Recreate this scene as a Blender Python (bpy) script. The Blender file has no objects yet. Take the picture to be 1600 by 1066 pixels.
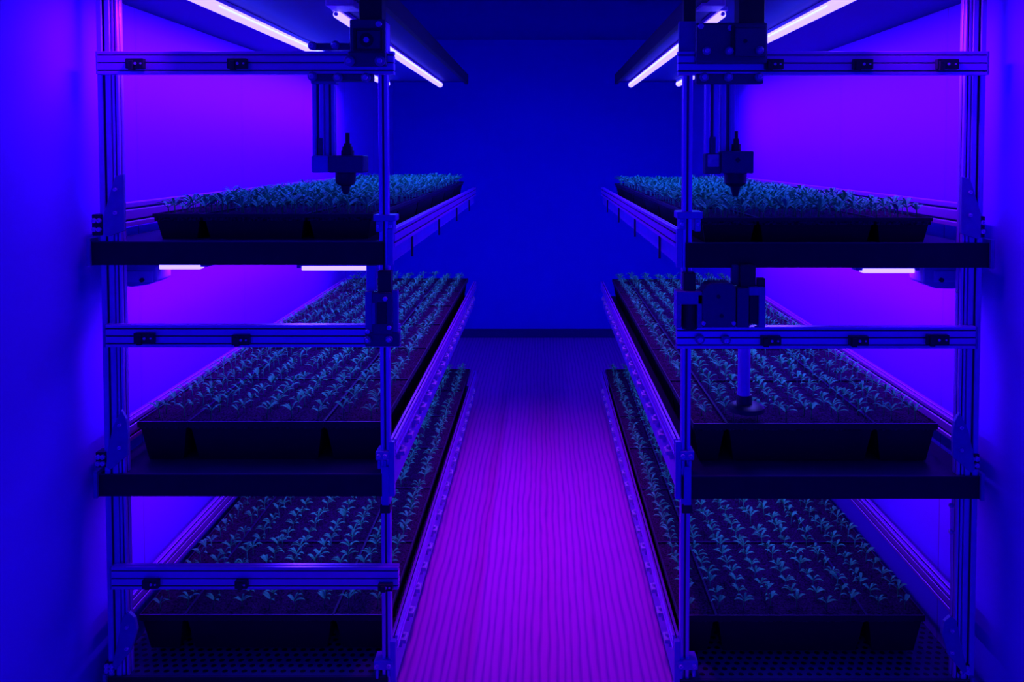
import bpy, math, random
from mathutils import Vector, Matrix
random.seed(7)
C = bpy.context.scene.collection
SC = bpy.context.scene

# ------------------------------------------------------------------ camera
F = 1300.0; TH = math.radians(2.1); EYE = 1.5
CT, ST = math.cos(TH), math.sin(TH)
PX, PY = 846.0, 288.0
cam = bpy.data.cameras.new('camera'); co = bpy.data.objects.new('camera', cam); C.objects.link(co)
cam.sensor_width = 36.0; cam.lens = F / 1600.0 * 36.0
cam.shift_x = -(PX - 800) / 1600.0; cam.shift_y = -(533 - PY) / 1600.0
cam.clip_start = 0.02
co.location = (0, 0, EYE); co.rotation_euler = (math.pi / 2 - TH, 0, 0)
SC.camera = co

def A(px, py, D):
    """survey helper: the point of the plane y = D seen in direction px, py"""
    k = (PY - py) / F
    Z = D * (k * CT - ST) / (CT + k * ST)
    d = D * CT - Z * ST
    return Vector(((px - PX) * d / F, D, Z + EYE))

# ------------------------------------------------------------------ materials
def mat(name, col, rough=.5, metal=0., bump=None, emis=None, spec=.5):
    m = bpy.data.materials.new(name); m.use_nodes = True
    nt = m.node_tree; b = nt.nodes['Principled BSDF']
    b.inputs['Base Color'].default_value = (*col, 1)
    b.inputs['Roughness'].default_value = rough
    b.inputs['Metallic'].default_value = metal
    b.inputs['Specular IOR Level'].default_value = spec
    if emis:
        b.inputs['Emission Color'].default_value = (*emis[:3], 1)
        b.inputs['Emission Strength'].default_value = emis[3]
    tc = nt.nodes.new('ShaderNodeTexCoord')
    nz = nt.nodes.new('ShaderNodeTexNoise')
    nt.links.new(tc.outputs['Object'], nz.inputs['Vector'])
    sc_, st, var = bump or (60, .05, .12)
    nz.inputs['Scale'].default_value = sc_; nz.inputs['Detail'].default_value = 4
    bp = nt.nodes.new('ShaderNodeBump'); bp.inputs['Strength'].default_value = st
    bp.inputs['Distance'].default_value = .004
    nt.links.new(nz.outputs['Fac'], bp.inputs['Height'])
    nt.links.new(bp.outputs['Normal'], b.inputs['Normal'])
    mx = nt.nodes.new('ShaderNodeMix'); mx.data_type = 'RGBA'
    mx.inputs['A'].default_value = (*[c * (1 - var) for c in col], 1)
    mx.inputs['B'].default_value = (*[min(1, c * (1 + var)) for c in col], 1)
    nt.links.new(nz.outputs['Fac'], mx.inputs['Factor'])
    nt.links.new(mx.outputs['Result'], b.inputs['Base Color'])
    return m

def mnode(nt, op, a, b=None, c=None):
    n = nt.nodes.new('ShaderNodeMath'); n.operation = op
    for i, v in enumerate((a, b, c)):
        if v is None: continue
        if isinstance(v, (int, float)): n.inputs[i].default_value = v
        else: nt.links.new(v, n.inputs[i])
    return n.outputs[0]

M = {}
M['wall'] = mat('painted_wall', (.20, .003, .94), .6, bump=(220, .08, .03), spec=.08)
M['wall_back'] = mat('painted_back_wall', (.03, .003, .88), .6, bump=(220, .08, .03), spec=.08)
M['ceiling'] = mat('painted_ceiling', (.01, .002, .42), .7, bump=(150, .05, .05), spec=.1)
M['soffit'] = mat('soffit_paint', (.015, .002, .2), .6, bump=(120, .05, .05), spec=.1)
M['dark_edge'] = mat('dark_edge', (.01, .006, .05), .6)
M['alu'] = mat('anodised_aluminium', (.6, .05, 1.0), .36, .55, bump=(40, .03, .08))
M['alu_dull'] = mat('dull_aluminium', (.45, .12, .85), .5, .45, bump=(40, .03, .1))
M['groove'] = mat('extrusion_groove', (.04, .01, .22), .6, .2)  # shade inside the slots put into a darker colour than the aluminium
M['plate'] = mat('grey_bracket', (.16, .05, .5), .5, .3, bump=(60, .05, .15))
M['sheet'] = mat('side_sheet', (.22, .05, .75), .35, .2, bump=(14, .12, .2))
M['bolt'] = mat('bolt_steel', (.8, .3, 1.0), .3, .5)
M['black'] = mat('black_plastic', (.012, .008, .03), .45)
M['shelf'] = mat('unlit_shelf_lip', (.010, .004, .036), .5, bump=(30, .05, .2), spec=.2)  # front lip near-black, its unlit face put into the colour
M['deck'] = mat('shelf_deck', (.012, .004, .075), .5, bump=(30, .05, .2), spec=.2)
M['rimlit'] = mat('highlit_tray_rim', (.22, .02, .45), .45, spec=.2)  # lighter colour stands for the highlight along the front-row rims
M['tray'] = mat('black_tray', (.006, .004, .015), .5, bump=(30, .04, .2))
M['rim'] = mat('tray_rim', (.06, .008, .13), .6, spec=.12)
M['motor'] = mat('motor_housing', (.05, .025, .17), .5, .3, bump=(80, .05, .15))
M['clear'] = mat('clip_plastic', (.55, .3, .85), .2, bump=(90, .3, .4))
M['lead'] = mat('light_cap', (.5, .3, .8), .5)
M['tube'] = mat('lamp_tube', (.8, .7, .9), .4, emis=(.8, .58, 7.0, 1.0), bump=(5, 0, 0))
M['box'] = mat('driver_box', (.14, .03, .6), .5, bump=(60, .04, .1))

def wood():
    m = bpy.data.materials.new('wood_floor'); m.use_nodes = True
    nt = m.node_tree; b = nt.nodes['Principled BSDF']; L = nt.links.new
    tc = nt.nodes.new('ShaderNodeTexCoord')
    mp = nt.nodes.new('ShaderNodeMapping'); mp.inputs['Scale'].default_value = (1, .13, 1); mp.inputs['Location'].default_value = (7.3, 2.1, .4)
    L(tc.outputs['Object'], mp.inputs['Vector'])
    w = nt.nodes.new('ShaderNodeTexWave'); w.bands_direction = 'X'
    w.inputs['Scale'].default_value = 13; w.inputs['Distortion'].default_value = 4
    w.inputs['Detail'].default_value = 2; w.inputs['Detail Scale'].default_value = 1.1
    L(mp.outputs['Vector'], w.inputs['Vector'])
    n = nt.nodes.new('ShaderNodeTexNoise'); n.inputs['Scale'].default_value = 60
    n.inputs['Detail'].default_value = 5
    mp2 = nt.nodes.new('ShaderNodeMapping'); mp2.inputs['Scale'].default_value = (1, .12, 1)
    L(tc.outputs['Object'], mp2.inputs['Vector']); L(mp2.outputs['Vector'], n.inputs['Vector'])
    f = mnode(nt, 'ADD', mnode(nt, 'MULTIPLY', mnode(nt, 'POWER', w.outputs['Fac'], .6), .65), mnode(nt, 'MULTIPLY', n.outputs['Fac'], .5))
    cr = nt.nodes.new('ShaderNodeValToRGB')
    cr.color_ramp.elements[0].position = .2; cr.color_ramp.elements[0].color = (.30, .003, .46, 1)
    cr.color_ramp.elements[1].position = .75; cr.color_ramp.elements[1].color = (.66, .006, .62, 1)
    L(f, cr.inputs['Fac']); L(cr.outputs['Color'], b.inputs['Base Color'])
    b.inputs['Roughness'].default_value = .6; b.inputs['Specular IOR Level'].default_value = .15
    bp = nt.nodes.new('ShaderNodeBump'); bp.inputs['Strength'].default_value = .25; bp.inputs['Distance'].default_value = .004
    L(f, bp.inputs['Height']); L(bp.outputs['Normal'], b.inputs['Normal'])
    return m
M['wood'] = wood()

def seams(m):
    """thin vertical panel joints on the side walls, 0.87 m apart along the room"""
    nt = m.node_tree; b = nt.nodes['Principled BSDF']; L = nt.links.new
    src = b.inputs['Base Color'].links[0].from_socket
    g = nt.nodes.new('ShaderNodeNewGeometry'); sp = nt.nodes.new('ShaderNodeSeparateXYZ')
    L(g.outputs['Position'], sp.inputs[0])
    t = mnode(nt, 'FRACT', mnode(nt, 'DIVIDE', mnode(nt, 'SUBTRACT', sp.outputs['Y'], 2.47 - 8.7), .87))
    s = mnode(nt, 'LESS_THAN', t, .005)
    mx = nt.nodes.new('ShaderNodeMix'); mx.data_type = 'RGBA'
    L(s, mx.inputs['Factor']); L(src, mx.inputs['A']); mx.inputs['B'].default_value = (.15, .005, .5, 1)
    L(mx.outputs['Result'], b.inputs['Base Color'])
seams(M['wall'])

def perforated():
    m = mat('perforated_shelf', (.03, .01, .2), .5)
    nt = m.node_tree; b = nt.nodes['Principled BSDF']; L = nt.links.new
    src = b.inputs['Base Color'].links[0].from_socket
    g = nt.nodes.new('ShaderNodeNewGeometry'); sp = nt.nodes.new('ShaderNodeSeparateXYZ')
    L(g.outputs['Position'], sp.inputs[0])
    yy = mnode(nt, 'DIVIDE', sp.outputs['Y'], .024)
    odd = mnode(nt, 'MULTIPLY', mnode(nt, 'MODULO', mnode(nt, 'FLOOR', yy), 2), .5)
    fx = mnode(nt, 'SUBTRACT', mnode(nt, 'FRACT', mnode(nt, 'ADD', mnode(nt, 'ADD', mnode(nt, 'DIVIDE', sp.outputs['X'], .026), 100), odd)), .5)
    fy = mnode(nt, 'SUBTRACT', mnode(nt, 'FRACT', yy), .5)
    r = mnode(nt, 'ADD', mnode(nt, 'MULTIPLY', fx, fx), mnode(nt, 'MULTIPLY', fy, fy))
    s = mnode(nt, 'LESS_THAN', r, .085)
    mx = nt.nodes.new('ShaderNodeMix'); mx.data_type = 'RGBA'
    L(s, mx.inputs['Factor']); L(src, mx.inputs['A']); mx.inputs['B'].default_value = (.001, .001, .004, 1)
    L(mx.outputs['Result'], b.inputs['Base Color'])
    return m
M['perf'] = perforated()

def soil():
    m = bpy.data.materials.new('soil'); m.use_nodes = True
    nt = m.node_tree; b = nt.nodes['Principled BSDF']; L = nt.links.new
    g = nt.nodes.new('ShaderNodeNewGeometry')
    n = nt.nodes.new('ShaderNodeTexNoise'); n.inputs['Scale'].default_value = 160; n.inputs['Detail'].default_value = 6
    n.inputs['Roughness'].default_value = .7
    L(g.outputs['Position'], n.inputs['Vector'])
    cr = nt.nodes.new('ShaderNodeValToRGB')
    cr.color_ramp.elements[0].position = .38; cr.color_ramp.elements[0].color = (.006, .001, .012, 1)
    cr.color_ramp.elements[1].position = .7; cr.color_ramp.elements[1].color = (.12, .004, .16, 1)
    L(n.outputs['Fac'], cr.inputs['Fac']); L(cr.outputs['Color'], b.inputs['Base Color'])
    b.inputs['Roughness'].default_value = .95; b.inputs['Specular IOR Level'].default_value = .1
    bp = nt.nodes.new('ShaderNodeBump'); bp.inputs['Strength'].default_value = .9; bp.inputs['Distance'].default_value = .006
    L(n.outputs['Fac'], bp.inputs['Height']); L(bp.outputs['Normal'], b.inputs['Normal'])
    return m
M['soil'] = soil()

def leafm():
    m = bpy.data.materials.new('leaf'); m.use_nodes = True
    nt = m.node_tree; b = nt.nodes['Principled BSDF']; L = nt.links.new
    g = nt.nodes.new('ShaderNodeNewGeometry')
    n = nt.nodes.new('ShaderNodeTexNoise'); n.inputs['Scale'].default_value = 35
    L(g.outputs['Position'], n.inputs['Vector'])
    cr = nt.nodes.new('ShaderNodeValToRGB')
    cr.color_ramp.elements[0].position = .3; cr.color_ramp.elements[0].color = (.06, .58, .20, 1)
    cr.color_ramp.elements[1].position = .7; cr.color_ramp.elements[1].color = (.10, .92, .36, 1)
    L(n.outputs['Fac'], cr.inputs['Fac']); L(cr.outputs['Color'], b.inputs['Base Color'])
    b.inputs['Roughness'].default_value = .6; b.inputs['Specular IOR Level'].default_value = .15
    return m
M['leaf'] = leafm()

# ------------------------------------------------------------------ mesh builder
class MB:
    def __init__(s): s.v = []; s.f = []; s.mi = []
    def add(s, vs, fs, mi=0):
        o = len(s.v); s.v += [tuple(v) for v in vs]; s.f += [tuple(i + o for i in f) for f in fs]; s.mi += [mi] * len(fs); return s
    def box(s, a, b, mi=0):
        x0, y0, z0 = [min(a[i], b[i]) for i in range(3)]; x1, y1, z1 = [max(a[i], b[i]) for i in range(3)]
        return s.add([(x0, y0, z0), (x1, y0, z0), (x1, y1, z0), (x0, y1, z0), (x0, y0, z1), (x1, y0, z1), (x1, y1, z1), (x0, y1, z1)],
                     [(0, 3, 2, 1), (4, 5, 6, 7), (0, 1, 5, 4), (1, 2, 6, 5), (2, 3, 7, 6), (3, 0, 4, 7)], mi)
    def loft(s, rings, caps=(True, True), mi=0):
        n = len(rings[0]); vs = [p for r in rings for p in r]; fs = []
        for k in range(len(rings) - 1):
            for i in range(n):
                j = (i + 1) % n
                fs.append((k * n + i, k * n + j, (k + 1) * n + j, (k + 1) * n + i))
        if caps[0]: fs.append(tuple(range(n - 1, -1, -1)))
        if caps[1]: fs.append(tuple((len(rings) - 1) * n + i for i in range(n)))
        return s.add(vs, fs, mi)
    def prism(s, pts, y0, y1, mi=0):      # polygon given in x,z, pushed along y
        return s.loft([[(p[0], y0, p[1]) for p in pts], [(p[0], y1, p[1]) for p in pts]], mi=mi)
    def lathe(s, p, axis, prof, n=20, mi=0, closed=True):   # prof: (distance along axis, radius)
        ax = Vector(axis).normalized(); u = ax.orthogonal().normalized(); w = ax.cross(u); p = Vector(p)
        rings = [[p + ax * t + (u * math.cos(2 * math.pi * i / n) + w * math.sin(2 * math.pi * i / n)) * r for i in range(n)] for t, r in prof]
        return s.loft(rings, (closed, closed), mi)
    def cyl(s, a, b, r, n=16, mi=0):
        a = Vector(a); b = Vector(b); return s.lathe(a, b - a, [(0, r), ((b - a).length, r)], n, mi)
    def tube(s, pts, r, n=8, mi=0):
        pts = [Vector(p) for p in pts]; rings = []
        for i, p in enumerate(pts):
            d = (pts[min(i + 1, len(pts) - 1)] - pts[max(i - 1, 0)]).normalized()
            u = d.cross(Vector((0, 1, .03))); u = u.normalized() if u.length > .01 else Vector((1, 0, 0)); w = d.cross(u)
            rings.append([p + (u * math.cos(2 * math.pi * k / n) + w * math.sin(2 * math.pi * k / n)) * r for k in range(n)])
        return s.loft(rings, mi=mi)
    def extr(s, a, b, u, v, w, h, nw=1, nh=1, slot=.3):
        """slotted aluminium extrusion from a to b; section w along u by h along v, nw / nh slots per face"""
        a = Vector(a); b = Vector(b); u = Vector(u); v = Vector(v); pts = []; flag = []
        def side(p0, p1, inn, n):
            p0 = Vector(p0); p1 = Vector(p1); L_ = (p1 - p0).length; dp = min(.010, .36 * (h if abs(inn[1]) > .5 else w)); t = (p1 - p0) / L_; inn = Vector(inn)
            out = [p0 + t * .0012]
            for k in range(n):
                c = p0 + t * L_ * (k + .5) / n; hw = L_ / n * slot * .5
                out += [c - t * hw, c - t * hw * .55 + inn * .002, c - t * hw * .55 + inn * dp, c + t * hw * .55 + inn * dp,
                        c + t * hw * .55 + inn * .002, c + t * hw]
            out.append(p1 - t * .0012)
            flag.extend([0] + [0, 1, 1, 1, 0, 0] * n + [0]); return out
        W, H = w / 2, h / 2
        pts += side((-W, -H), (W, -H), (0, 1), nw); pts += side((W, -H), (W, H), (-1, 0), nh)
        pts += side((W, H), (-W, H), (0, -1), nw); pts += side((-W, H), (-W, -H), (1, 0), nh)
        f0 = len(s.mi); s.loft([[q + u * p.x + v * p.y for p in pts] for q in (a, b)])
        for i, fl in enumerate(flag):
            if fl: s.mi[f0 + i] = 1
        return s
    def build(s, name, m, parent=None, origin=None, bevel=0, smooth=False):
        vs = [Vector(v) for v in s.v]
        if origin is None:
            lo = [min(v[i] for v in vs) for i in range(3)]; hi = [max(v[i] for v in vs) for i in range(3)]
            origin = Vector(((lo[0] + hi[0]) / 2, (lo[1] + hi[1]) / 2, lo[2]))
        origin = Vector(origin)
        me = bpy.data.meshes.new(name); me.from_pydata([v - origin for v in vs], [], s.f)
        ms = list(m) if isinstance(m, (list, tuple)) else [m]
        if max(s.mi) == 1 and len(ms) == 1: ms.append(M['groove'])
        for q in ms: me.materials.append(q)
        for p, i in zip(me.polygons, s.mi): p.material_index = i
        me.update()
        o = bpy.data.objects.new(name, me); C.objects.link(o)
        WO[o.name] = origin
        if parent: o.parent = parent; o.location = origin - WO[parent.name]
        else: o.location = origin
        import bmesh
        bm = bmesh.new(); bm.from_mesh(me); bmesh.ops.recalc_face_normals(bm, faces=bm.faces); bm.to_mesh(me); bm.free()
        if smooth:
            me.polygons.foreach_set('use_smooth', [True] * len(me.polygons))
            try: me.set_sharp_from_angle(angle=math.radians(40))
            except Exception: pass
        if bevel:
            bv = o.modifiers.new('bevel', 'BEVEL'); bv.width = bevel; bv.segments = 2; bv.limit_method = 'ANGLE'
        return o
WO = {}
def tag(o, label=None, cat=None, group=None, kind=None):
    if label: o['label'] = label
    if cat: o['category'] = cat
    if group: o['group'] = group
    if kind: o['kind'] = kind
    return o
def thing(name, loc, label, cat, group=None):
    o = bpy.data.objects.new(name, None); C.objects.link(o); o.empty_display_size = .05
    o.location = loc; WO[o.name] = Vector(loc); return tag(o, label, cat, group)
def copy_part(src, parent, world):
    c = src.copy(); C.objects.link(c); c.parent = parent; c.location = Vector(world) - WO[parent.name]; WO[c.name] = Vector(world); return c
def rect_px(x0, y0, x1, y1, D):
    a = A(x0, y0, D); b = A(x1, y1, D); return a, b
def bxp(mb, x0, y0, x1, y1, D0, D1, mi=0):
    """box whose front face spans that rectangle at depth D0 and runs back to D1"""
    a, b = rect_px(x0, y0, x1, y1, D0); mb.box((a.x, D0, a.z), (b.x, D1, b.z), mi); return mb
def disc(mb, px, py, r, D0, D1, n=18, mi=0):
    c = A(px, py, D0); mb.cyl((c.x, D0, c.z), (c.x, D1, c.z), r, n, mi); return mb
def bolt(parent, px, py, D, r=.0085, name='bolt'):
    """round head with a socket, standing proud of the face at depth D"""
    c = A(px, py, D); mb = MB()
    mb.lathe((c.x, D, c.z), (0, -1, 0), [(0, r), (.004, r), (.0055, r * .85), (.0055, r * .48), (.002, r * .42)], 18)
    return mb.build(name, M['bolt'], parent, smooth=True)

# ------------------------------------------------------------------ room
WX = 1.2; Y0, Y1 = -.6, 6.75
HC = 2.42
def struct(name, mb, m, **k):
    o = mb.build(name, m, **k); o['kind'] = 'structure'; return o
struct('floor', MB().box((-WX - .1, Y0, -.05), (WX + .1, Y1 + .1, 0)), M['wood'], origin=(0, 0, 0))
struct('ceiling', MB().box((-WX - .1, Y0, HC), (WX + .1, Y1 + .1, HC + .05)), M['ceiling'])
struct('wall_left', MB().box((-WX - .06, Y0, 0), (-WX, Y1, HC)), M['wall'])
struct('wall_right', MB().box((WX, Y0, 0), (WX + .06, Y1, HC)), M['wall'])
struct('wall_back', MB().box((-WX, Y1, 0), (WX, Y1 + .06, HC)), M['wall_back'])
struct('base_strip_back', MB().box((-WX, Y1 - .015, 0), (WX, Y1, .07)), M['soffit'])  # low dark strip along the foot of the back wall
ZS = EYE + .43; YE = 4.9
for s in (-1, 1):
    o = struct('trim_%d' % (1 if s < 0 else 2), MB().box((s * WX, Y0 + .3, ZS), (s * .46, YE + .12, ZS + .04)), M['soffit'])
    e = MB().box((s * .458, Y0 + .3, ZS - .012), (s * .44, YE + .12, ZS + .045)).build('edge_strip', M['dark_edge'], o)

# ------------------------------------------------------------------ overhead grow lights
def grow_tube(X, y0, y1, label, r=.016):
    t = thing('grow_light', (X, (y0 + y1) / 2, ZS - .002), label, 'grow light', 'tube grow lights under the overhead panels')
    zc = ZS - .022
    MB().box((X - .013, y0 - .01, ZS), (X + .013, y1 + .01, zc + .009)).build('housing', M['lead'], t, bevel=.002)
    MB().lathe((X, y0, zc), (0, 1, 0), [(0, r * .6), (.006, r), (y1 - y0 - .006, r), (y1 - y0, r * .6)], 16).build('tube', M['tube'], t, smooth=True)
    for y, d in ((y0, -1), (y1, 1)):
        MB().lathe((X, y, zc), (0, d, 0), [(-.004, r * .5), (.006, r * .55), (.01, r * .3)], 12).build('end_cap', M['lead'], t)
    return t
grow_tube(-.90, 1.8, 3.42, 'glowing tube light nearest the left wall, front one under the left overhead panel')
grow_tube(-.90, 3.55, 4.88, 'glowing tube light far end behind the left robot, nearer the left wall')
grow_tube(-.60, 2.45, 2.70, 'short piece of glowing tube light above the left top robot', .011)
grow_tube(-.60, 3.0, 4.95, 'long glowing tube light over the aisle side of the left top trays')
grow_tube(.80, 1.8, 3.42, 'glowing tube light nearest the right wall, front one under the right overhead panel')
grow_tube(.80, 3.55, 4.88, 'glowing tube light far end behind the right robot, nearer the right wall')
grow_tube(.53, 2.45, 2.70, 'short piece of glowing tube light above the right top robot', .011)
grow_tube(.53, 2.85, 4.95, 'long glowing tube light over the aisle side of the right top trays')
for (x0, x1, s) in ((508, 552, 'left'), (1097, 1134, 'right')):
    a = A(x0, 9, 2.32); b = A(x1, 9, 2.32)
    t = thing('junction_box', ((a.x + b.x) / 2, 2.37, a.z), 'pale box hanging from the %s overhead panel above the robot' % s, 'junction box')
    MB().box((a.x, 2.32, a.z), (b.x, 2.42, ZS)).build('housing', M['clear'], t, bevel=.003)
    MB().box((a.x + .01, 2.318, a.z + .006), (b.x - .01, 2.321, a.z + .03)).build('cover', M['lead'], t)

def area(name, loc, rot, sx, sy, power, col):
    l = bpy.data.lights.new(name, 'AREA'); l.shape = 'RECTANGLE'; l.size = sx; l.size_y = sy; l.energy = power; l.color = col
    o = bpy.data.objects.new(name, l); C.objects.link(o); o.location = loc; o.rotation_euler = rot; return o

# ------------------------------------------------------------------ racks
FR = 2.15                     # front face of the rack
TIER = ['top', 'middle', 'bottom']
SIDE = {-1: 'left', 1: 'right'}
# shelf lip: x0,x1,ytop,ybottom ; per side
RK = {
 -1: dict(
   lip=[(143, 599, 378, 414), (154, 601, 741, 775), (168, 604, 1057, 1092)],
   beam=[(150, 615, 80, 116), (163, 624, 508, 543), (172, 622, 887, 922)],
   clips=[[(195, 224, 91, 107), (354, 385, 91, 107)], [(208, 240, 521, 538), (361, 389, 524, 540)], [(221, 247, 908, 921), (366, 386, 909, 921), (590, 613, 914, 925)]],
   ipost=[(594, 607, 70, 1092)], opost=(158, 177, -30, 0),
   tray=[(238, 583, 334, 374), (214, 600, 659, 722), (217, 608, 961, 1020)],
   split=[(.22, .475, .305), (.205, .55, .245), (.18, .595, .225)],
 ),
 1: dict(
   lip=[(1071, 1545, 380, 418), (1065, 1530, 744, 779), (1062, 1515, 1062, 1096)],
   beam=[(1060, 1545, 80, 117), (1058, 1527, 511, 545)],
   clips=[[(1196, 1225, 92, 108), (1334, 1365, 92, 108), (1465, 1499, 92, 108)], [(1190, 1221, 526, 541), (1328, 1358, 526, 541), (1450, 1484, 524, 540)]],
   tray=[(1094, 1458, 340, 381), (1083, 1466, 662, 724), (1060, 1446, 962, 1024)],
   split=[(.25, .505, .245), (.14, .605, .255), (.155, .61, .235)],
 )}
SHELFZ = {}; TRAYS = {}
TY0, TYN = 2.235, 6
for s, R in RK.items():
    side = SIDE[s]
    rack = thing('growing_rack', (s * .78, FR, 0), 'aluminium framed three-tier growing rack along the %s wall' % side, 'rack', 'growing racks along the side walls')
    # uprights
    a = A(PX - 679, 0, FR); xo = abs(a.x)     # outer post, centre of the front face
    w = .03
    MB().extr((s * (xo + .012), FR + .022, .0), (s * (xo + .012), FR + .022, ZS), (1, 0, 0), (0, 1, 0), .034, .044, 1, 2).build('upright_post', M['alu_dull'], rack)
    MB().extr((s * (xo - .015), FR + .018, .0), (s * (xo - .015), FR + .018, ZS), (1, 0, 0), (0, 1, 0), .016, .03, 1, 1).build('upright_post', M['alu'], rack)
    ix = A(600.5, 533, FR).x if s < 0 else A(1073, 533, FR).x
    ztop = A(600, 84, FR).z
    MB().extr((ix, FR + .014, 0), (ix, FR + .014, ztop), (1, 0, 0), (0, 1, 0), .024, .024, 1, 1, .36).build('upright_post', M['alu'], rack)
    # shelves
    for k in range(3):
        x0, x1, yt, yb = R['lip'][k]
        a, b = rect_px(x0, yt, x1, yb, FR)
        xa, xb = a.x, b.x; zt = a.z; zb = b.z
        xin = xb if s < 0 else xa
        tx0, tx1, ty, tyb = R['tray'][k]
        zs = A(tx0, tyb, TY0).z                    # tray standing height
        SHELFZ[s, k] = zs
        top = min(zs, zt) if k else zs
        m = M['perf'] if k == 2 else M['deck']
        sh = MB().box((xa, FR + .003, zb + .004), (xb, YE, top)).build('shelf_board', m, rack, bevel=.001)
        lip = MB().box((xa, FR - .004, zb), (xb, FR + .004, zt))
        lip.build('front_lip', M['shelf'], sh, bevel=.001)
        MB().box((xa, FR - .0045, zt - .0005), (xb, FR + .004, zt + .0012)).build('lip_edge', M['rim'], sh)
        xe = xa if s < 0 else xb
        MB().box((xe - .002 * s, FR - .012, zb - .002), (xe + .008 * s, FR + .03, zt + .01)).build('end_plate', M['plate'], sh, bevel=.001)
        # aisle side sheet under the rail and its end plate
        rt, rb = [(.198, .246), (.756, .80), (1.288, 1.33)][k]
        xr = -.386 if s < 0 else .352
        zrt, zrb = EYE - rt, EYE - rb
        MB().extr((xr + s * .008, FR + .03, (zrt + zrb) / 2), (xr + s * .008, YE, (zrt + zrb) / 2), (1, 0, 0), (0, 0, 1), .018, zrt - zrb, 1, 2).build('side_rail', M['alu'], rack)
        ss = MB().box((xr + s * .012, FR + .012, zb - .002), (xr + s * .016, YE, zrb + .002)).build('side_sheet', M['sheet'], rack)
        MB().box((xr - s * .002, FR - .006, zb), (xr + s * .013, FR + .01, zrt + .004)).build('rail_end_plate', M['sheet'], rack, bevel=.001)
        # clips in a row along the side sheet
        step = .134
        n = 19; src = None
        for i in range(n):
            y = FR + .09 + i * step + .02
            zc = zrb - .022
            if k == 0 and i % 5 != 2: continue
            if k == 0:
                mb = MB().box((xr + s * .006, y, zb - .025), (xr + s * .012, y + .012, zrb)); c = mb.build('hanging_bracket', M['dark_edge'], ss); continue
            if src is None:
                mb = MB()
                mb.box((xr + s * .012, y, zc - .008), (xr - s * .010, y + .04, zc + .004))
                mb.cyl((xr + s * .001, y + .02, zc + .003), (xr + s * .001, y + .02, zc + .013), .007, 12)
                mb.box((xr + s * .012, y + .006, zc - .022), (xr + s * .002, y + .034, zc - .006))
                src = mb.build('rail_clip', M['clear'], ss, bevel=.0015); base = WO[src.name].copy(); yb0 = y
            else:
                copy_part(src, ss, base + Vector((0, y - yb0, 0)))
        # wall side rail
        wz0, wz1 = [(-.135, -.20), (-.735, -.795), (-1.225, -1.275)][k]
        MB().extr((s * 1.15, FR + .06, EYE + (wz0 + wz1) / 2), (s * 1.15, YE, EYE + (wz0 + wz1) / 2), (1, 0, 0), (0, 0, 1), .03, wz0 - wz1, 1, 2).build('wall_rail', M['alu'], rack)
        # gusset plate on the outer post
        G = [[(180, 275), (193, 272), (194, 361), (167, 370), (163, 366), (163, 331), (174, 294)],
             [(189, 641), (197, 655), (200, 676), (199, 712), (171, 735), (165, 730), (169, 698), (176, 668)],
             [(191, 965), (200, 957), (210, 966), (214, 985), (204, 1018), (180, 1048), (175, 1041), (183, 1005)]][k]
        if s > 0:
            G = [(1500 + (194 - x) + (2 if k == 0 else -5 if k == 1 else -22), y + 4) for x, y in G]
            if k == 2: G = [(x + 14, y + 2) for x, y in G]
        P = [A(x, y, FR - .012) for x, y in G]
        gp = MB().prism([(p.x, p.z) for p in P], FR - .012, FR + .0).build('gusset_plate', M['plate'], rack, bevel=.0015)
        cx = sum(x for x, y in G) / len(G); ymn = min(y for x, y in G); ymx = max(y for x, y in G)
        for (dx, dy) in ((0, .25), (0, .62)):
            bolt(gp, cx + dx + (4 if s < 0 else -4), ymn + (ymx - ymn) * dy, FR - .012, .005)
        gx = [(151, 335, 368), (157, 707, 731), (171, 1036, 1052)][k]
        cxp = gx[0] if s < 0 else (1531, 1522, 1507)[k]
        cyy = 3 if s > 0 else 0
        cl = bxp(MB(), cxp - 8, gx[1] + cyy, cxp + 8, gx[2] + cyy, FR - .006, FR + .03).build('corner_clamp', M['black'], rack, bevel=.002)
        for q in range(2):
            yy = gx[1] + cyy + (gx[2] - gx[1]) * (.3 + .42 * q)
            for xx in (-3.5, 4): bolt(cl, cxp + xx, yy, FR - .006, .0065)
        # clamp on the inner post
        px_ = 600.5 if s < 0 else 1073
        if k == 0:
            X = (583, 618, 336, 346) if s < 0 else (1058, 1098, 331, 342)
            cb = MB(); bxp(cb, *(X[0], X[2], X[1], X[3]), FR - .008, FR + .045)
            bxp(cb, X[0] + 4, X[3], X[0] + 13, X[3] + 17, FR - .002, FR + .04); bxp(cb, X[1] - 12, X[3], X[1] - 3, X[3] + 20, FR - .002, FR + .04)
            c = cb.build('post_clamp', M['sheet'], rack, bevel=.002)
            bolt(c, X[0] + 8, X[3] + 8, FR - .002, .005); bolt(c, X[1] - 8, X[3] + 8, FR - .002, .005)
        else:
            y0 = (0, 706, 1034)[k]; x0_ = px_ - (14 if s < 0 else 11); x1_ = px_ + (7 if s < 0 else 12)
            if k == 2: x0_ -= 3; x1_ += 6
            cb = MB(); bxp(cb, x0_, y0, x1_, y0 + 14, FR - .01, FR + .04)
            bxp(cb, x0_ + 3, y0 + 14, x0_ + 8, y0 + 28, FR - .006, FR + .02); bxp(cb, x1_ - 9, y0 + 14, x1_ - 4, y0 + 25, FR - .006, FR + .02)
            c = cb.build('post_clamp', M['sheet'], rack, bevel=.003)
            bolt(c, x0_ + 5, y0 + 7, FR - .01, .0055); bolt(c, x1_ - 6, y0 + 7, FR - .01, .0055)
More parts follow.
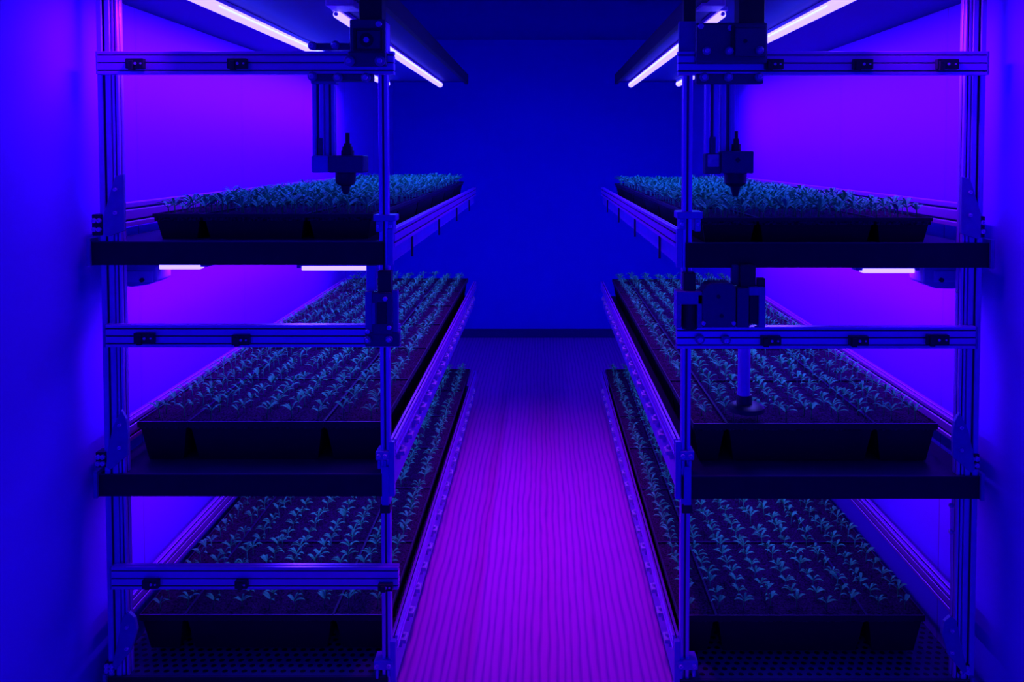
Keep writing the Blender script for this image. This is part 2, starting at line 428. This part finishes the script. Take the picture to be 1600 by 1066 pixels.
        if k == 1:
            bxp(MB(), px_ - 7, 790, px_ + 9, 803, FR - .006, FR + .03).build('joint_collar', M['black'], rack, bevel=.002)
            bxp(MB(), px_ - 4, 730, px_ + 7, 790, FR - .009, FR - .002).build('splice_plate', M['sheet'], rack, bevel=.001)
        # lamps under the shelf (for the tier below)
    # beams
    for k, (x0, x1, yt, yb) in enumerate(R['beam']):
        D = FR - .026
        a, b = rect_px(x0, yt, x1, yb, D)
        zc = (a.z + b.z) / 2
        bm_ = MB().extr((a.x, FR - .014, zc), (b.x, FR - .014, zc), (0, 1, 0), (0, 0, 1), .024, a.z - b.z, 1, 3, .24).build('cross_beam', M['alu'], rack)
        xe = x0 if s < 0 else x1
        e = -1 if s < 0 else 1
        ce = (xe - 1 if s < 0 else xe + 1)
        bxp(MB(), min(ce, ce - e * 3), yt, max(ce, ce - e * 3), yb, FR - .027, FR - .001).build('end_cap', M['plate'], bm_, bevel=.001)
        for (c0, c1, d0, d1) in R['clips'][k]:
            mb = MB(); bxp(mb, c0, d0, c1, d1, FR - .040, FR - .025)
            bxp(mb, c0 + 4, d0 + 3, c0 + 12, d1 + 2, FR - .045, FR - .028)
            c = mb.build('sensor_block', M['black'], bm_, bevel=.002)
            disc(MB(), (c0 + c1) / 2 + 1, (d0 + d1) / 2, .0035, FR - .042, FR - .039).build('screw', M['bolt'], c)
            disc(MB(), c1 - 5, (d0 + d1) / 2, .0025, FR - .042, FR - .039).build('screw', M['bolt'], c)
    # signal conduit with pale clips beside the outer post
    for (y0, y1, cl_) in ((-20, 78, (14, 42)), (454, 508, (455,)), (790, 880, (790, 831))):
        xq = 181 + (y0 > 0) * 8 + (y0 > 700) * 8
        if s > 0: xq = 1516 if y0 < 0 else 1499 if y0 < 700 else 1488
        q0 = A(xq, y0, FR + .03); q1 = A(xq, y1, FR + .03)
        cd = MB().cyl(q0, q1, .0055, 12).build('conduit', M['alu'], rack, smooth=True)
        for cy_ in cl_:
            q = A(xq + s * 0, cy_, FR + .025)
            MB().lathe(q - Vector((.009, 0, 0)), (1, 0, 0), [(0, .003), (.002, .0055), (.016, .0055), (.018, .003)], 12).build('pale_clip', M['clear'], cd, smooth=True)

# short glowing bars under the front of the top shelves
for (x0, x1, y0, y1, cx0, cx1, lab) in ((250, 314, 415, 420.5, 243, 326, 'short glowing light bar under the left top shelf, nearer the wall'),
                                       (472, 574, 415.5, 422.5, 464, 582, 'longer glowing light bar under the left top shelf, nearer the aisle'),
                                       (1347, 1428, 419.5, 426.5, 1337, 1436, 'glowing light bar under the right top shelf')):
    D = 2.2
    a = A(x0, y0, D); b = A(x1, y1, D); c0 = A(cx0, y0, D); c1 = A(cx1, y1, D)
    zu = EYE - .283
    t = thing('light_bar', ((a.x + b.x) / 2, D + .01, zu), lab, 'grow light', 'short light bars under the top shelves')
    MB().box((c0.x, D - .003, b.z + .006), (c1.x, D + .03, zu)).build('housing', M['plate'], t, bevel=.001)
    MB().box((a.x, D - .006, b.z), (b.x, D + .022, b.z + .012)).build('tube', M['tube'], t, bevel=.002)
# driver boxes
for s, P, side in ((-1, [(190, 410), (245, 410), (245, 439), (232, 445), (205, 449), (190, 446)], 'left'), (1, [(1443, 414), (1505, 414), (1505, 449), (1490, 452), (1462, 451), (1443, 443)], 'right')):
    D = 2.24; q = [A(x, y, D) for x, y in P]
    c = sum(q, Vector()) / len(q)
    t = thing('driver_box', (c.x, D + .04, c.z), 'blue lit plastic power box under the outer end of the %s top shelf' % side, 'power box')
    MB().prism([(p.x, p.z) for p in q], D, D + .09).build('housing', M['box'], t, bevel=.004)
    xs = (198, 238) if s < 0 else (1460, 1500)
    bxp(MB(), xs[0], 424, xs[1], 441, D - .003, D + .002).build('cover', M['sheet'], t, bevel=.001)
    bx_ = 221 if s < 0 else 1472
    disc(MB(), bx_, 438, .006, D - .008, D).build('cable_gland', M['black'], t)

# ------------------------------------------------------------------ trays
def ord_(n): return ['front', 'second', 'third', 'fourth', 'fifth', 'sixth', 'seventh', 'eighth', 'ninth', 'tenth'][n]
SOILZ = {}
def tray_meshes(w, l, h, name):
    body = MB()
    def ring(ix, iy, z, rib=0.):
        pts = []
        nx = 2; ny = int(l / .011)
        W, L_ = w / 2 - ix, l / 2 - iy
        for i in range(ny + 1):      # right side going back
            t = -L_ + 2 * L_ * i / ny; pts.append((W - (rib if i % 2 and 0 < i < ny else 0), t, z))
        for i in range(ny + 1):
            t = L_ - 2 * L_ * i / ny; pts.append((-W + (rib if i % 2 and 0 < i < ny else 0), t, z))
        return pts
    g = .0002
    tp = h * .26; inset = .018 if h < .09 else .022
    body.loft([ring(inset, inset, 0, .003), ring(.007, .007, h * .84, .0055), ring(.0055, .0055, h * .84, 0), ring(g, g, h * .85), ring(g, g, h), ring(.0032, .0032, h), ring(.004, .004, h - .02)], (True, False))
    o = body.build(name, M['tray'], origin=(0, 0, 0)); me = o.data; me.materials.append(M['rim']); me.materials.append(M['soil']); nr = 2 * (int(l / .011) + 1)
    for p in me.polygons:
        c = p.center
        if c.z > h - .0012: p.material_index = 1
        elif 5 * nr <= p.index < 6 * nr: p.material_index = 2
    WO.pop(o.name, None); bpy.data.objects.remove(o)
    so = MB(); nx = max(4, int(w / .012)); ny = int(l / .012); vs = []
    W, L_ = w / 2 - .003, l / 2 - .003
    for j in range(ny + 1):
        for i in range(nx + 1):
            e = i in (0, nx) or j in (0, ny)
            vs.append((-W + 2 * W * i / nx, -L_ + 2 * L_ * j / ny, h - .004 + (-.002 if e else random.uniform(-.0035, .003))))
    so.add(vs, [(j * (nx + 1) + i, j * (nx + 1) + i + 1, (j + 1) * (nx + 1) + i + 1, (j + 1) * (nx + 1) + i) for j in range(ny) for i in range(nx)])
    o = so.build('soil', M['soil'], origin=(0, 0, 0), smooth=True); sm = o.data; WO.pop(o.name, None); bpy.data.objects.remove(o)
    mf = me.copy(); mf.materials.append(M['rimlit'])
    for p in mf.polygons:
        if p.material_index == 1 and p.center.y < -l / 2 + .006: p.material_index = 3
    return me, mf, sm
AREA = {}
for s, R in RK.items():
    for k in range(3):
        x0, x1, yt, yb = R['tray'][k]
        a = A(x0, yt, TY0); b = A(x1, yt, TY0); zs = SHELFZ[s, k]; h = a.z - zs
        W = b.x - a.x; AREA[s, k] = (a.x, b.x, a.z - .005)
        l = (YE - .06 - TY0) / TYN
        fr = R['split'][k]; x = a.x
        for c in range(3):
            w = W * fr[c]; me, mf, sm = tray_meshes(w, l, h, 'seedling_tray')
            ci = c if s < 0 else 2 - c    # 0 = wall side, 2 = aisle side
            cname = ('wall-side', 'wide middle', 'aisle-side')[ci]
            for r in range(TYN):
                loc = Vector((x + w / 2, TY0 + l * (r + .5), zs))
                rn = 'front' if r == 0 else 'rearmost' if r == TYN - 1 else ord_(r)
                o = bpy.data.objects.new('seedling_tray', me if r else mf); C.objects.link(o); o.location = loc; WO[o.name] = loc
                tag(o, 'black soil-filled tray, %s of the %s column, %s rack\'s %s shelf' % (rn, cname, SIDE[s], TIER[k]), 'seedling tray',
                    'black seedling trays on the %s rack\'s %s shelf' % (SIDE[s], TIER[k]))
                so = bpy.data.objects.new('soil', sm); C.objects.link(so); so.parent = o
            x += w

# ------------------------------------------------------------------ seedlings
def leaf_mesh(mb, base, az, ln, wd, rise, droop):
    d = Vector((math.cos(az), math.sin(az), 0)); sd = Vector((-d.y, d.x, 0)); n = 6; vs = []
    for i in range(n + 1):
        t = i / n
        p = Vector(base) + d * ln * t + Vector((0, 0, rise * math.sin(t * 2.2) - droop * t * t))
        ww = wd * (.22 + .78 * math.sin(math.pi * min(1, t ** .8 * 1.0)) ** .9) * (1 - t ** 5) + .0003
        vs += [p + sd * ww, p - Vector((0, 0, ww * .45)), p - sd * ww]
    fs = []
    for i in range(n):
        o = i * 3; fs += [(o, o + 1, o + 4, o + 3), (o + 1, o + 2, o + 5, o + 4)]
    mb.add(vs, fs); return mb
VAR = []
for v in range(7):
    rr = random.Random(40 + v)
    H = rr.uniform(.026, .036); lean = Vector((rr.uniform(-.004, .004), rr.uniform(-.004, .004), 0))
    stem = MB().tube([(0, 0, -.006), lean * .3 + Vector((0, 0, H * .45)), lean + Vector((0, 0, H))], .0014, 6)
    leaves = []
    az0 = rr.uniform(-.5, .5)
    for i in range(2):
        leaves.append((lean * .9 + Vector((0, 0, H * .84)), az0 + i * math.pi + rr.uniform(-.3, .3), rr.uniform(.026, .033), rr.uniform(.0046, .006), rr.uniform(.010, .016), rr.uniform(.0, .004)))
    az1 = az0 + rr.choice((-1, 1)) * rr.uniform(.35, .7)
    for i in range(2):
        leaves.append((lean + Vector((0, 0, H * .97)), az1 + i * math.pi + rr.uniform(-.4, .4), rr.uniform(.019, .026), rr.uniform(.0036, .0048), rr.uniform(.012, .018), rr.uniform(0, .005)))
    leaves.append((lean + Vector((0, 0, H * .98)), rr.uniform(0, 6.28), rr.uniform(.010, .015), .003, .016, 0))
    VAR.append((stem, leaves))
M['stem'] = mat('stem', (.06, .75, .12), .6, spec=.1)
def mesh_of(mb, name):
    me = bpy.data.meshes.new(name); me.from_pydata([tuple(v) for v in mb.v], [], mb.f); me.materials.append(M['stem' if name == 'stem' else 'leaf'])
    me.polygons.foreach_set('use_smooth', [True] * len(me.polygons)); me.update(); return me
VM = []
for stem, leaves in VAR:
    full = MB(); full.add(stem.v, stem.f)
    lm = []
    for L_ in leaves:
        leaf_mesh(full, *L_); lb = MB(); leaf_mesh(lb, *L_); lm.append(mesh_of(lb, 'leaf'))
    VM.append((mesh_of(stem, 'stem'), lm, mesh_of(full, 'seedling'), full))
NC = 9
ORD = ['first', 'second', 'third', 'fourth', 'fifth', 'sixth', 'seventh', 'eighth', 'ninth', 'tenth', 'eleventh', 'twelfth']
REST = MB()
for s in (-1, 1):
    for k in range(3):
        xa, xb, z = AREA[s, k]
        nrow = 44; y0 = TY0 + .038; 
        nind = (3, 6, 6)[k]; NC = (12, 9, 9)[k]; nrow = (58, 49, 49)[k]; z -= .009 if k == 0 else 0
        pitch = (xb - xa) / (NC + .1); dy = (YE - .06 - TY0 - .06) / (nrow - 1)
        for r in range(nrow):
            for c in range(NC):
                x = xa + pitch * (c + .55) + random.gauss(0, .0028); y = y0 + dy * r + random.gauss(0, .005)
                if random.random() < .025 and r > 6: continue
                vi = random.randrange(len(VM)); rz = random.choice((0, math.pi)) + random.uniform(-.45, .45); sc = random.uniform(.82, 1.12)
                if k == 0: sc *= 1.25
                if r < nind:
                    lab = 'green seedling, %s from the left in the %s row of the %s rack\'s %s shelf' % (ORD[c], ord_(r), SIDE[s], TIER[k])
                    grp = 'seedlings on the %s rack\'s %s shelf' % (SIDE[s], TIER[k])
                    sm_, lms, fm, _ = VM[vi]
                    if r < 2:
                        o = bpy.data.objects.new('seedling', None); o.empty_display_size = .02; C.objects.link(o)
                        q = bpy.data.objects.new('stem', sm_); C.objects.link(q); q.parent = o
                        for lm in lms:
                            q = bpy.data.objects.new('leaf', lm); C.objects.link(q); q.parent = o
                    else:
                        o = bpy.data.objects.new('seedling', fm); C.objects.link(o)
                    o.location = (x, y, z); o.rotation_euler = (0, 0, rz); o.scale = (sc,) * 3
                    tag(o, lab, 'seedling', grp)
                else:
                    cs, sn = math.cos(rz) * sc, math.sin(rz) * sc; fb = VM[vi][3]
                    REST.add([(x + v[0] * cs - v[1] * sn, y + v[0] * sn + v[1] * cs, z + v[2] * sc) for v in fb.v], fb.f)
me = bpy.data.meshes.new('seedlings'); me.from_pydata(REST.v, [], REST.f); me.materials.append(M['leaf'])
me.polygons.foreach_set('use_smooth', [True] * len(me.polygons)); me.update()
o = bpy.data.objects.new('seedlings', me); C.objects.link(o)
tag(o, 'dense rows of small green seedlings further back on all the shelves', 'seedlings', kind='stuff')

# ------------------------------------------------------------------ planting robots
def wheel(parent, px, py, D, r=.012):
    c = A(px, py, D); 
    MB().lathe((c.x, D + .012, c.z), (0, -1, 0), [(0, r * .8), (.003, r), (.009, r), (.012, r * .8), (.0125, r * .62), (.0125, r * .45), (.009, r * .4)], 20).build('roller', M['plate'], parent, smooth=True)
    bolt(parent, px, py, D, r * .55)
def zrail(parent, x0, x1, y0, y1, D, nw=1, m='alu', name='vertical_axis'):
    a = A(x0, y0, D); b = A(x1, y1, D); w = b.x - a.x; cx = (a.x + b.x) / 2
    return MB().extr((cx, D + .012, b.z), (cx, D + .012, a.z), (1, 0, 0), (0, 1, 0), w, .024, nw, 1, .42).build(name, M[m], parent)
def lathe_px(parent, name, px, prof, D, m, n=24):
    """turned part on a vertical axis; prof = (py, half width in px) from the top down"""
    pts = []
    for py, hw in prof:
        a = A(px, py, D); b = A(px + hw, py, D); pts.append((a.z, b.x - a.x))
    c = A(px, prof[0][0], D)
    return MB().lathe((c.x, D, c.z), (0, 0, -1), [(c.z - z, r) for z, r in pts], n).build(name, M[m], parent, smooth=True)
DB = FR - .03
# left top
c = A(560, 121, DB)
t = thing('planting_robot', (c.x, DB, c.z), 'dark planting robot head on the left rack\'s top beam, nozzle pointing at the seedlings', 'robot')
bxp(MB(), 560, -60, 597, 32, FR - .03, FR + .02).build('cable_chain', M['black'], t, bevel=.002)
mh = bxp(MB(), 546, 30, 602, 80, FR - .07, FR - .0).build('motor_housing', M['motor'], t, bevel=.003)
fr_ = MB()
for (x0, y0, x1, y1) in ((552, 44, 598, 47), (552, 76, 598, 79), (552, 47, 556, 76), (594, 47, 598, 76)): bxp(fr_, x0, y0, x1, y1, FR - .078, FR - .069)
fr_.build('motor_frame', M['black'], mh)
disc(MB(), 572, 62, .017, FR - .074, FR - .069, 24).build('motor_face', M['black'], mh)
disc(MB(), 572, 62, .007, FR - .08, FR - .069, 16).build('motor_shaft', M['bolt'], mh)
bolt(mh, 592, 38, FR - .07, .008)
bxp(MB(), 600, 34, 604, 82, FR - .06, FR - .01).build('side_plate', M['alu'], t, bevel=.001)
bxp(MB(), 543, 80, 603, 103, FR - .05, FR - .028).build('carriage_plate', M['motor'], t, bevel=.004)
bxp(MB(), 485, 67, 548, 77, FR - .035, FR - .01).build('roller_plate', M['motor'], t, bevel=.003)
bxp(MB(), 484, 115, 582, 126, FR - .035, FR - .005).build('roller_plate', M['motor'], t, bevel=.003)
for x, y in ((487, 71), (523, 70)): wheel(t, x, y, FR - .05, .011)
for x, y in ((545, 95), (593, 95)): wheel(t, x, y, FR - .066, .013)
for x, y in ((487, 119), (527, 121), (571, 121)): wheel(t, x, y, FR - .05, .012)
bxp(MB(), 485, 122, 525, 131, FR - .02, FR + .012).build('axis_bracket', M['plate'], t, bevel=.002)
zrail(t, 487, 506, 130, 246, FR - .014, 1); zrail(t, 508, 523, 130, 246, FR - .01, 1, 'alu_dull')
bxp(MB(), 497, 216, 503, 245, FR - .022, FR - .013).build('slide_block', M['motor'], t)
bxp(MB(), 486, 243, 513, 270, FR - .03, FR + .015).build('axis_foot', M['sheet'], t, bevel=.003)
tb = bxp(MB(), 512, 243, 568, 270, FR - .035, FR + .03).build('tool_block', M['motor'], t, bevel=.004)
lathe_px(t, 'cable_gland', 543, [(208, 3.5), (224, 3.5), (224, 6), (229, 6.5), (229, 8), (235, 8.5), (235, 10), (243, 10)], FR - .005, 'black')
lathe_px(t, 'nozzle', 540, [(270, 16), (284, 15.5), (288, 13), (291, 7), (298, 6), (304, 3.5)], FR - .005, 'black')
# right top
c = A(1150, 121, DB)
t = thing('planting_robot', (c.x, DB, c.z), 'dark planting robot head on the right rack\'s top beam, with wide bolted plate and nozzle', 'robot')
bxp(MB(), 1155, -60, 1195, 37, FR - .03, FR + .02).build('cable_chain', M['black'], t, bevel=.002)
bxp(MB(), 1069, -60, 1087, 80, FR + .01, FR + .04).build('cable_chain', M['black'], t, bevel=.002)
bxp(MB(), 1061, 33, 1088, 80, FR - .0, FR + .012).build('rear_plate', M['plate'], t, bevel=.002)
pl = bxp(MB(), 1088, 35, 1200, 99, FR - .05, FR - .028).build('carriage_plate', M['motor'], t, bevel=.006)
mh = bxp(MB(), 1149, 43, 1198, 88, FR - .062, FR - .048).build('motor_housing', M['motor'], t, bevel=.003)
bxp(MB(), 1143, 40, 1149, 80, FR - .058, FR - .048).build('slot_edge', M['black'], t)
disc(MB(), 1165, 64, .005, FR - .065, FR - .06, 14).build('motor_shaft', M['black'], mh)
for x, y in ((1095, 41), (1141, 44)): bolt(pl, x, y, FR - .05, .0075)
for x, y in ((1105, 79), (1140, 79), (1188, 78)): wheel(t, x, y, FR - .074, .0105)
bxp(MB(), 1088, 115, 1193, 131, FR - .03, FR - .004).build('roller_plate', M['motor'], t, bevel=.003)
for x, y in ((1101, 120), (1139, 120), (1187, 120)): wheel(t, x, y, FR - .045, .0115)
zrail(t, 1103, 1122, 131, 241, FR - .014, 1); zrail(t, 1127, 1148, 131, 238, FR - .01, 1, 'alu_dull')
bxp(MB(), 1111, 214, 1118, 240, FR - .022, FR - .013).build('slide_block', M['motor'], t)
bxp(MB(), 1102, 240, 1127, 272, FR - .02, FR + .015).build('axis_foot', M['motor'], t, bevel=.003)
bxp(MB(), 1106, 241, 1124, 261, FR - .024, FR - .018).build('clear_cover', M['clear'], t, bevel=.002)
tb = bxp(MB(), 1129, 236, 1178, 271, FR - .04, FR + .03).build('tool_block', M['motor'], t, bevel=.003)
disc(MB(), 1153, 250, .006, FR - .042, FR - .038, 14).build('screw_hole', M['black'], tb)
lathe_px(t, 'cable_gland', 1150, [(205, 3.5), (217, 3.5), (217, 5.5), (225, 5.5), (225, 8), (236, 8)], FR - .005, 'black')
lathe_px(t, 'nozzle', 1149, [(271, 17.5), (286, 17), (290, 13), (292, 8), (299, 6), (307, 4)], FR - .005, 'black')
# left middle carriage
c = A(597, 540, DB)
t = thing('gantry_carriage', (c.x, DB, c.z), 'dark carriage block at the aisle end of the left rack\'s middle beam', 'robot')
bxp(MB(), 590, 424, 611, 460, FR - .045, FR - .015).build('cable_chain', M['black'], t, bevel=.002)
bxp(MB(), 572, 415, 588, 455, FR - .02, FR - .005).build('rear_plate', M['sheet'], t, bevel=.002)
bxp(MB(), 570, 520, 624, 542, FR - .05, FR - .029).build('carriage_plate', M['motor'], t, bevel=.003)
bxp(MB(), 570, 456, 582, 522, FR - .045, FR - .028).build('side_plate', M['plate'], t, bevel=.002)
bxp(MB(), 612, 454, 622, 522, FR - .045, FR - .028).build('side_plate', M['plate'], t, bevel=.002)
bd = bxp(MB(), 581, 458, 613, 524, FR - .055, FR - .028).build('slide_body', M['motor'], t, bevel=.003)
bxp(MB(), 589, 473, 604, 507, FR - .058, FR - .05).build('slide_window', M['black'], bd, bevel=.001)
bxp(MB(), 581, 474, 586, 507, FR - .06, FR - .05).build('side_strip', M['plate'], bd, bevel=.001)
for x, y in ((574, 532), (607, 531)): wheel(t, x, y, FR - .062, .0095)
for x, y in ((602, 467), (608, 512), (575, 518)): bolt(t, x, y, FR - .056, .006)
# right middle robot
c = A(1130, 512, DB)
t = thing('planting_robot', (c.x, DB, c.z), 'dark planting robot on the right rack\'s middle beam with round suction foot over the soil', 'robot')
bxp(MB(), 1068, 427, 1087, 458, FR - .03, FR - .0).build('cable_chain', M['black'], t, bevel=.002)
bxp(MB(), 1157, 414, 1181, 452, FR - .03, FR + .01).build('cable_chain', M['black'], t, bevel=.002)
bxp(MB(), 1144, 414, 1157, 446, FR - .01, FR + .01).build('rear_plate', M['motor'], t, bevel=.002)
bxp(MB(), 1184, 435, 1196, 450, FR - .03, FR - .01).build('limit_switch', M['black'], t, bevel=.002)
bxp(MB(), 1057, 456, 1098, 476, FR - .045, FR - .0).build('side_plate', M['plate'], t, bevel=.002)
bxp(MB(), 1057, 476, 1064, 513, FR - .045, FR - .0).build('side_plate', M['plate'], t, bevel=.002)
bxp(MB(), 1090, 460, 1100, 513, FR - .045, FR - .0).build('side_plate', M['plate'], t, bevel=.002)
lathe_px(t, 'slide_body', 1077, [(474, 12.5), (513, 12.5)], FR - .02, 'black')
P = [(1098, 512), (1098, 455), (1104, 446), (1112, 443), (1143, 443), (1150, 449), (1150, 512)]
q = [A(x, y, FR - .055) for x, y in P]
pl = MB().prism([(p.x, p.z) for p in q], FR - .055, FR - .0).build('motor_housing', M['motor'], t, bevel=.003)
for x, y in ((1123, 464), (1128, 494)): disc(MB(), x, y, .005, FR - .057, FR - .054, 14).build('screw_hole', M['black'], pl)
for x, y in ((1099, 505), (1146, 505)): bolt(pl, x, y, FR - .055, .0055)
bxp(MB(), 1152, 451, 1170, 512, FR - .05, FR - .0).build('motor_block', M['motor'], t, bevel=.002)
bxp(MB(), 1171, 462, 1186, 506, FR - .04, FR - .0).build('motor_window', M['black'], t, bevel=.002)
bxp(MB(), 1186, 449, 1196, 512, FR - .045, FR - .0).build('side_plate', M['plate'], t, bevel=.002)
bxp(MB(), 1170, 449, 1187, 462, FR - .045, FR - .0).build('top_plate', M['plate'], t, bevel=.002)
for x, y in ((1094, 531), (1135, 532)): wheel(t, x, y, FR - .04, .0125)
lathe_px(t, 'plunger_tube', 1163, [(514, 9.5), (617, 9.5)], FR + .045, 'alu_dull')
bxp(MB(), 1154, 500, 1172, 514, FR - .005, FR + .055).build('tube_bracket', M['motor'], t, bevel=.002)
lathe_px(t, 'coupling', 1163, [(616, 11), (619, 12), (637, 12)], FR + .11, 'black')
lathe_px(t, 'suction_foot', 1166, [(630, 12), (632, 24), (635, 28), (641, 29), (643, 20), (646, 14)], FR + .11, 'black')
bx = A(1163, 612, FR + .045)
MB().cyl((bx.x, FR + .045, bx.z), (A(1163, 617, FR + .11).x, FR + .11, bx.z), .014, 16).build('tube_elbow', M['black'], t)

# ------------------------------------------------------------------ light
PURS = (.28, .02, 1.0); AIS = (.5, .01, 1.0); PUR = (.20, .02, 1.0); BLU = (.004, .05, 1.0); TRY = (.09, .065, 1.0)
def strip(x, y0, y1, z, yaw, power, col, w=.008, spread=180):
    """added area light strip running along the room, tipped by yaw degrees about its length (positive = towards the right wall)"""
    l = bpy.data.lights.new('added_strip', 'AREA'); l.shape = 'RECTANGLE'; l.size = w; l.size_y = y1 - y0; l.energy = power; l.color = col
    o = bpy.data.objects.new('added_strip', l); C.objects.link(o); o.location = (x, (y0 + y1) / 2, z)
    o.rotation_euler = (0, math.radians(-yaw), 0); l.spread = math.radians(spread); return o
for s in (-1, 1):
    xo = .90 if s < 0 else .80; xi = .60 if s < 0 else .53
    z = ZS - .02  # strips added beside the overhead tubes to boost their light
    strip(s * (xo + .019), 2.02, 4.85, z, s * 48, 17.5, PUR, spread=96)
    strip(s * (xo - .019), 2.3, 4.85, z, -s * 30, 8, BLU)
    strip(s * (xi - .019), 3.0, 4.9, z, -s * 20, 4, BLU)
    strip(s * (xi + .019), 3.0, 4.9, z, s * 30, 8, BLU)
    for k, (zb, pw) in enumerate(((EYE - .30, 1.0), (EYE - .90, .6))):
        strip(s * 1.0, 2.3, 4.6 if k == 0 else 3.0, zb, s * 48, 8.5 if k == 0 else 1.0, PURS, .02, 110)
        strip(s * .72, 2.3, 4.7, zb, 0, 14 * pw, TRY, .03)
strip(0, 2.2, 4.2, HC - .01, 0, 5.0, AIS, w=.1, spread=50)  # added lamp out of view, brightens the aisle floor and rails
w = bpy.data.worlds.new('world'); SC.world = w; w.use_nodes = True
bg = w.node_tree.nodes['Background']; bg.inputs['Color'].default_value = (.005, .002, 1, 1); bg.inputs['Strength'].default_value = 1.25
SC.view_settings.view_transform = 'Standard'; SC.view_settings.look = 'None'
SC.view_settings.exposure = 0
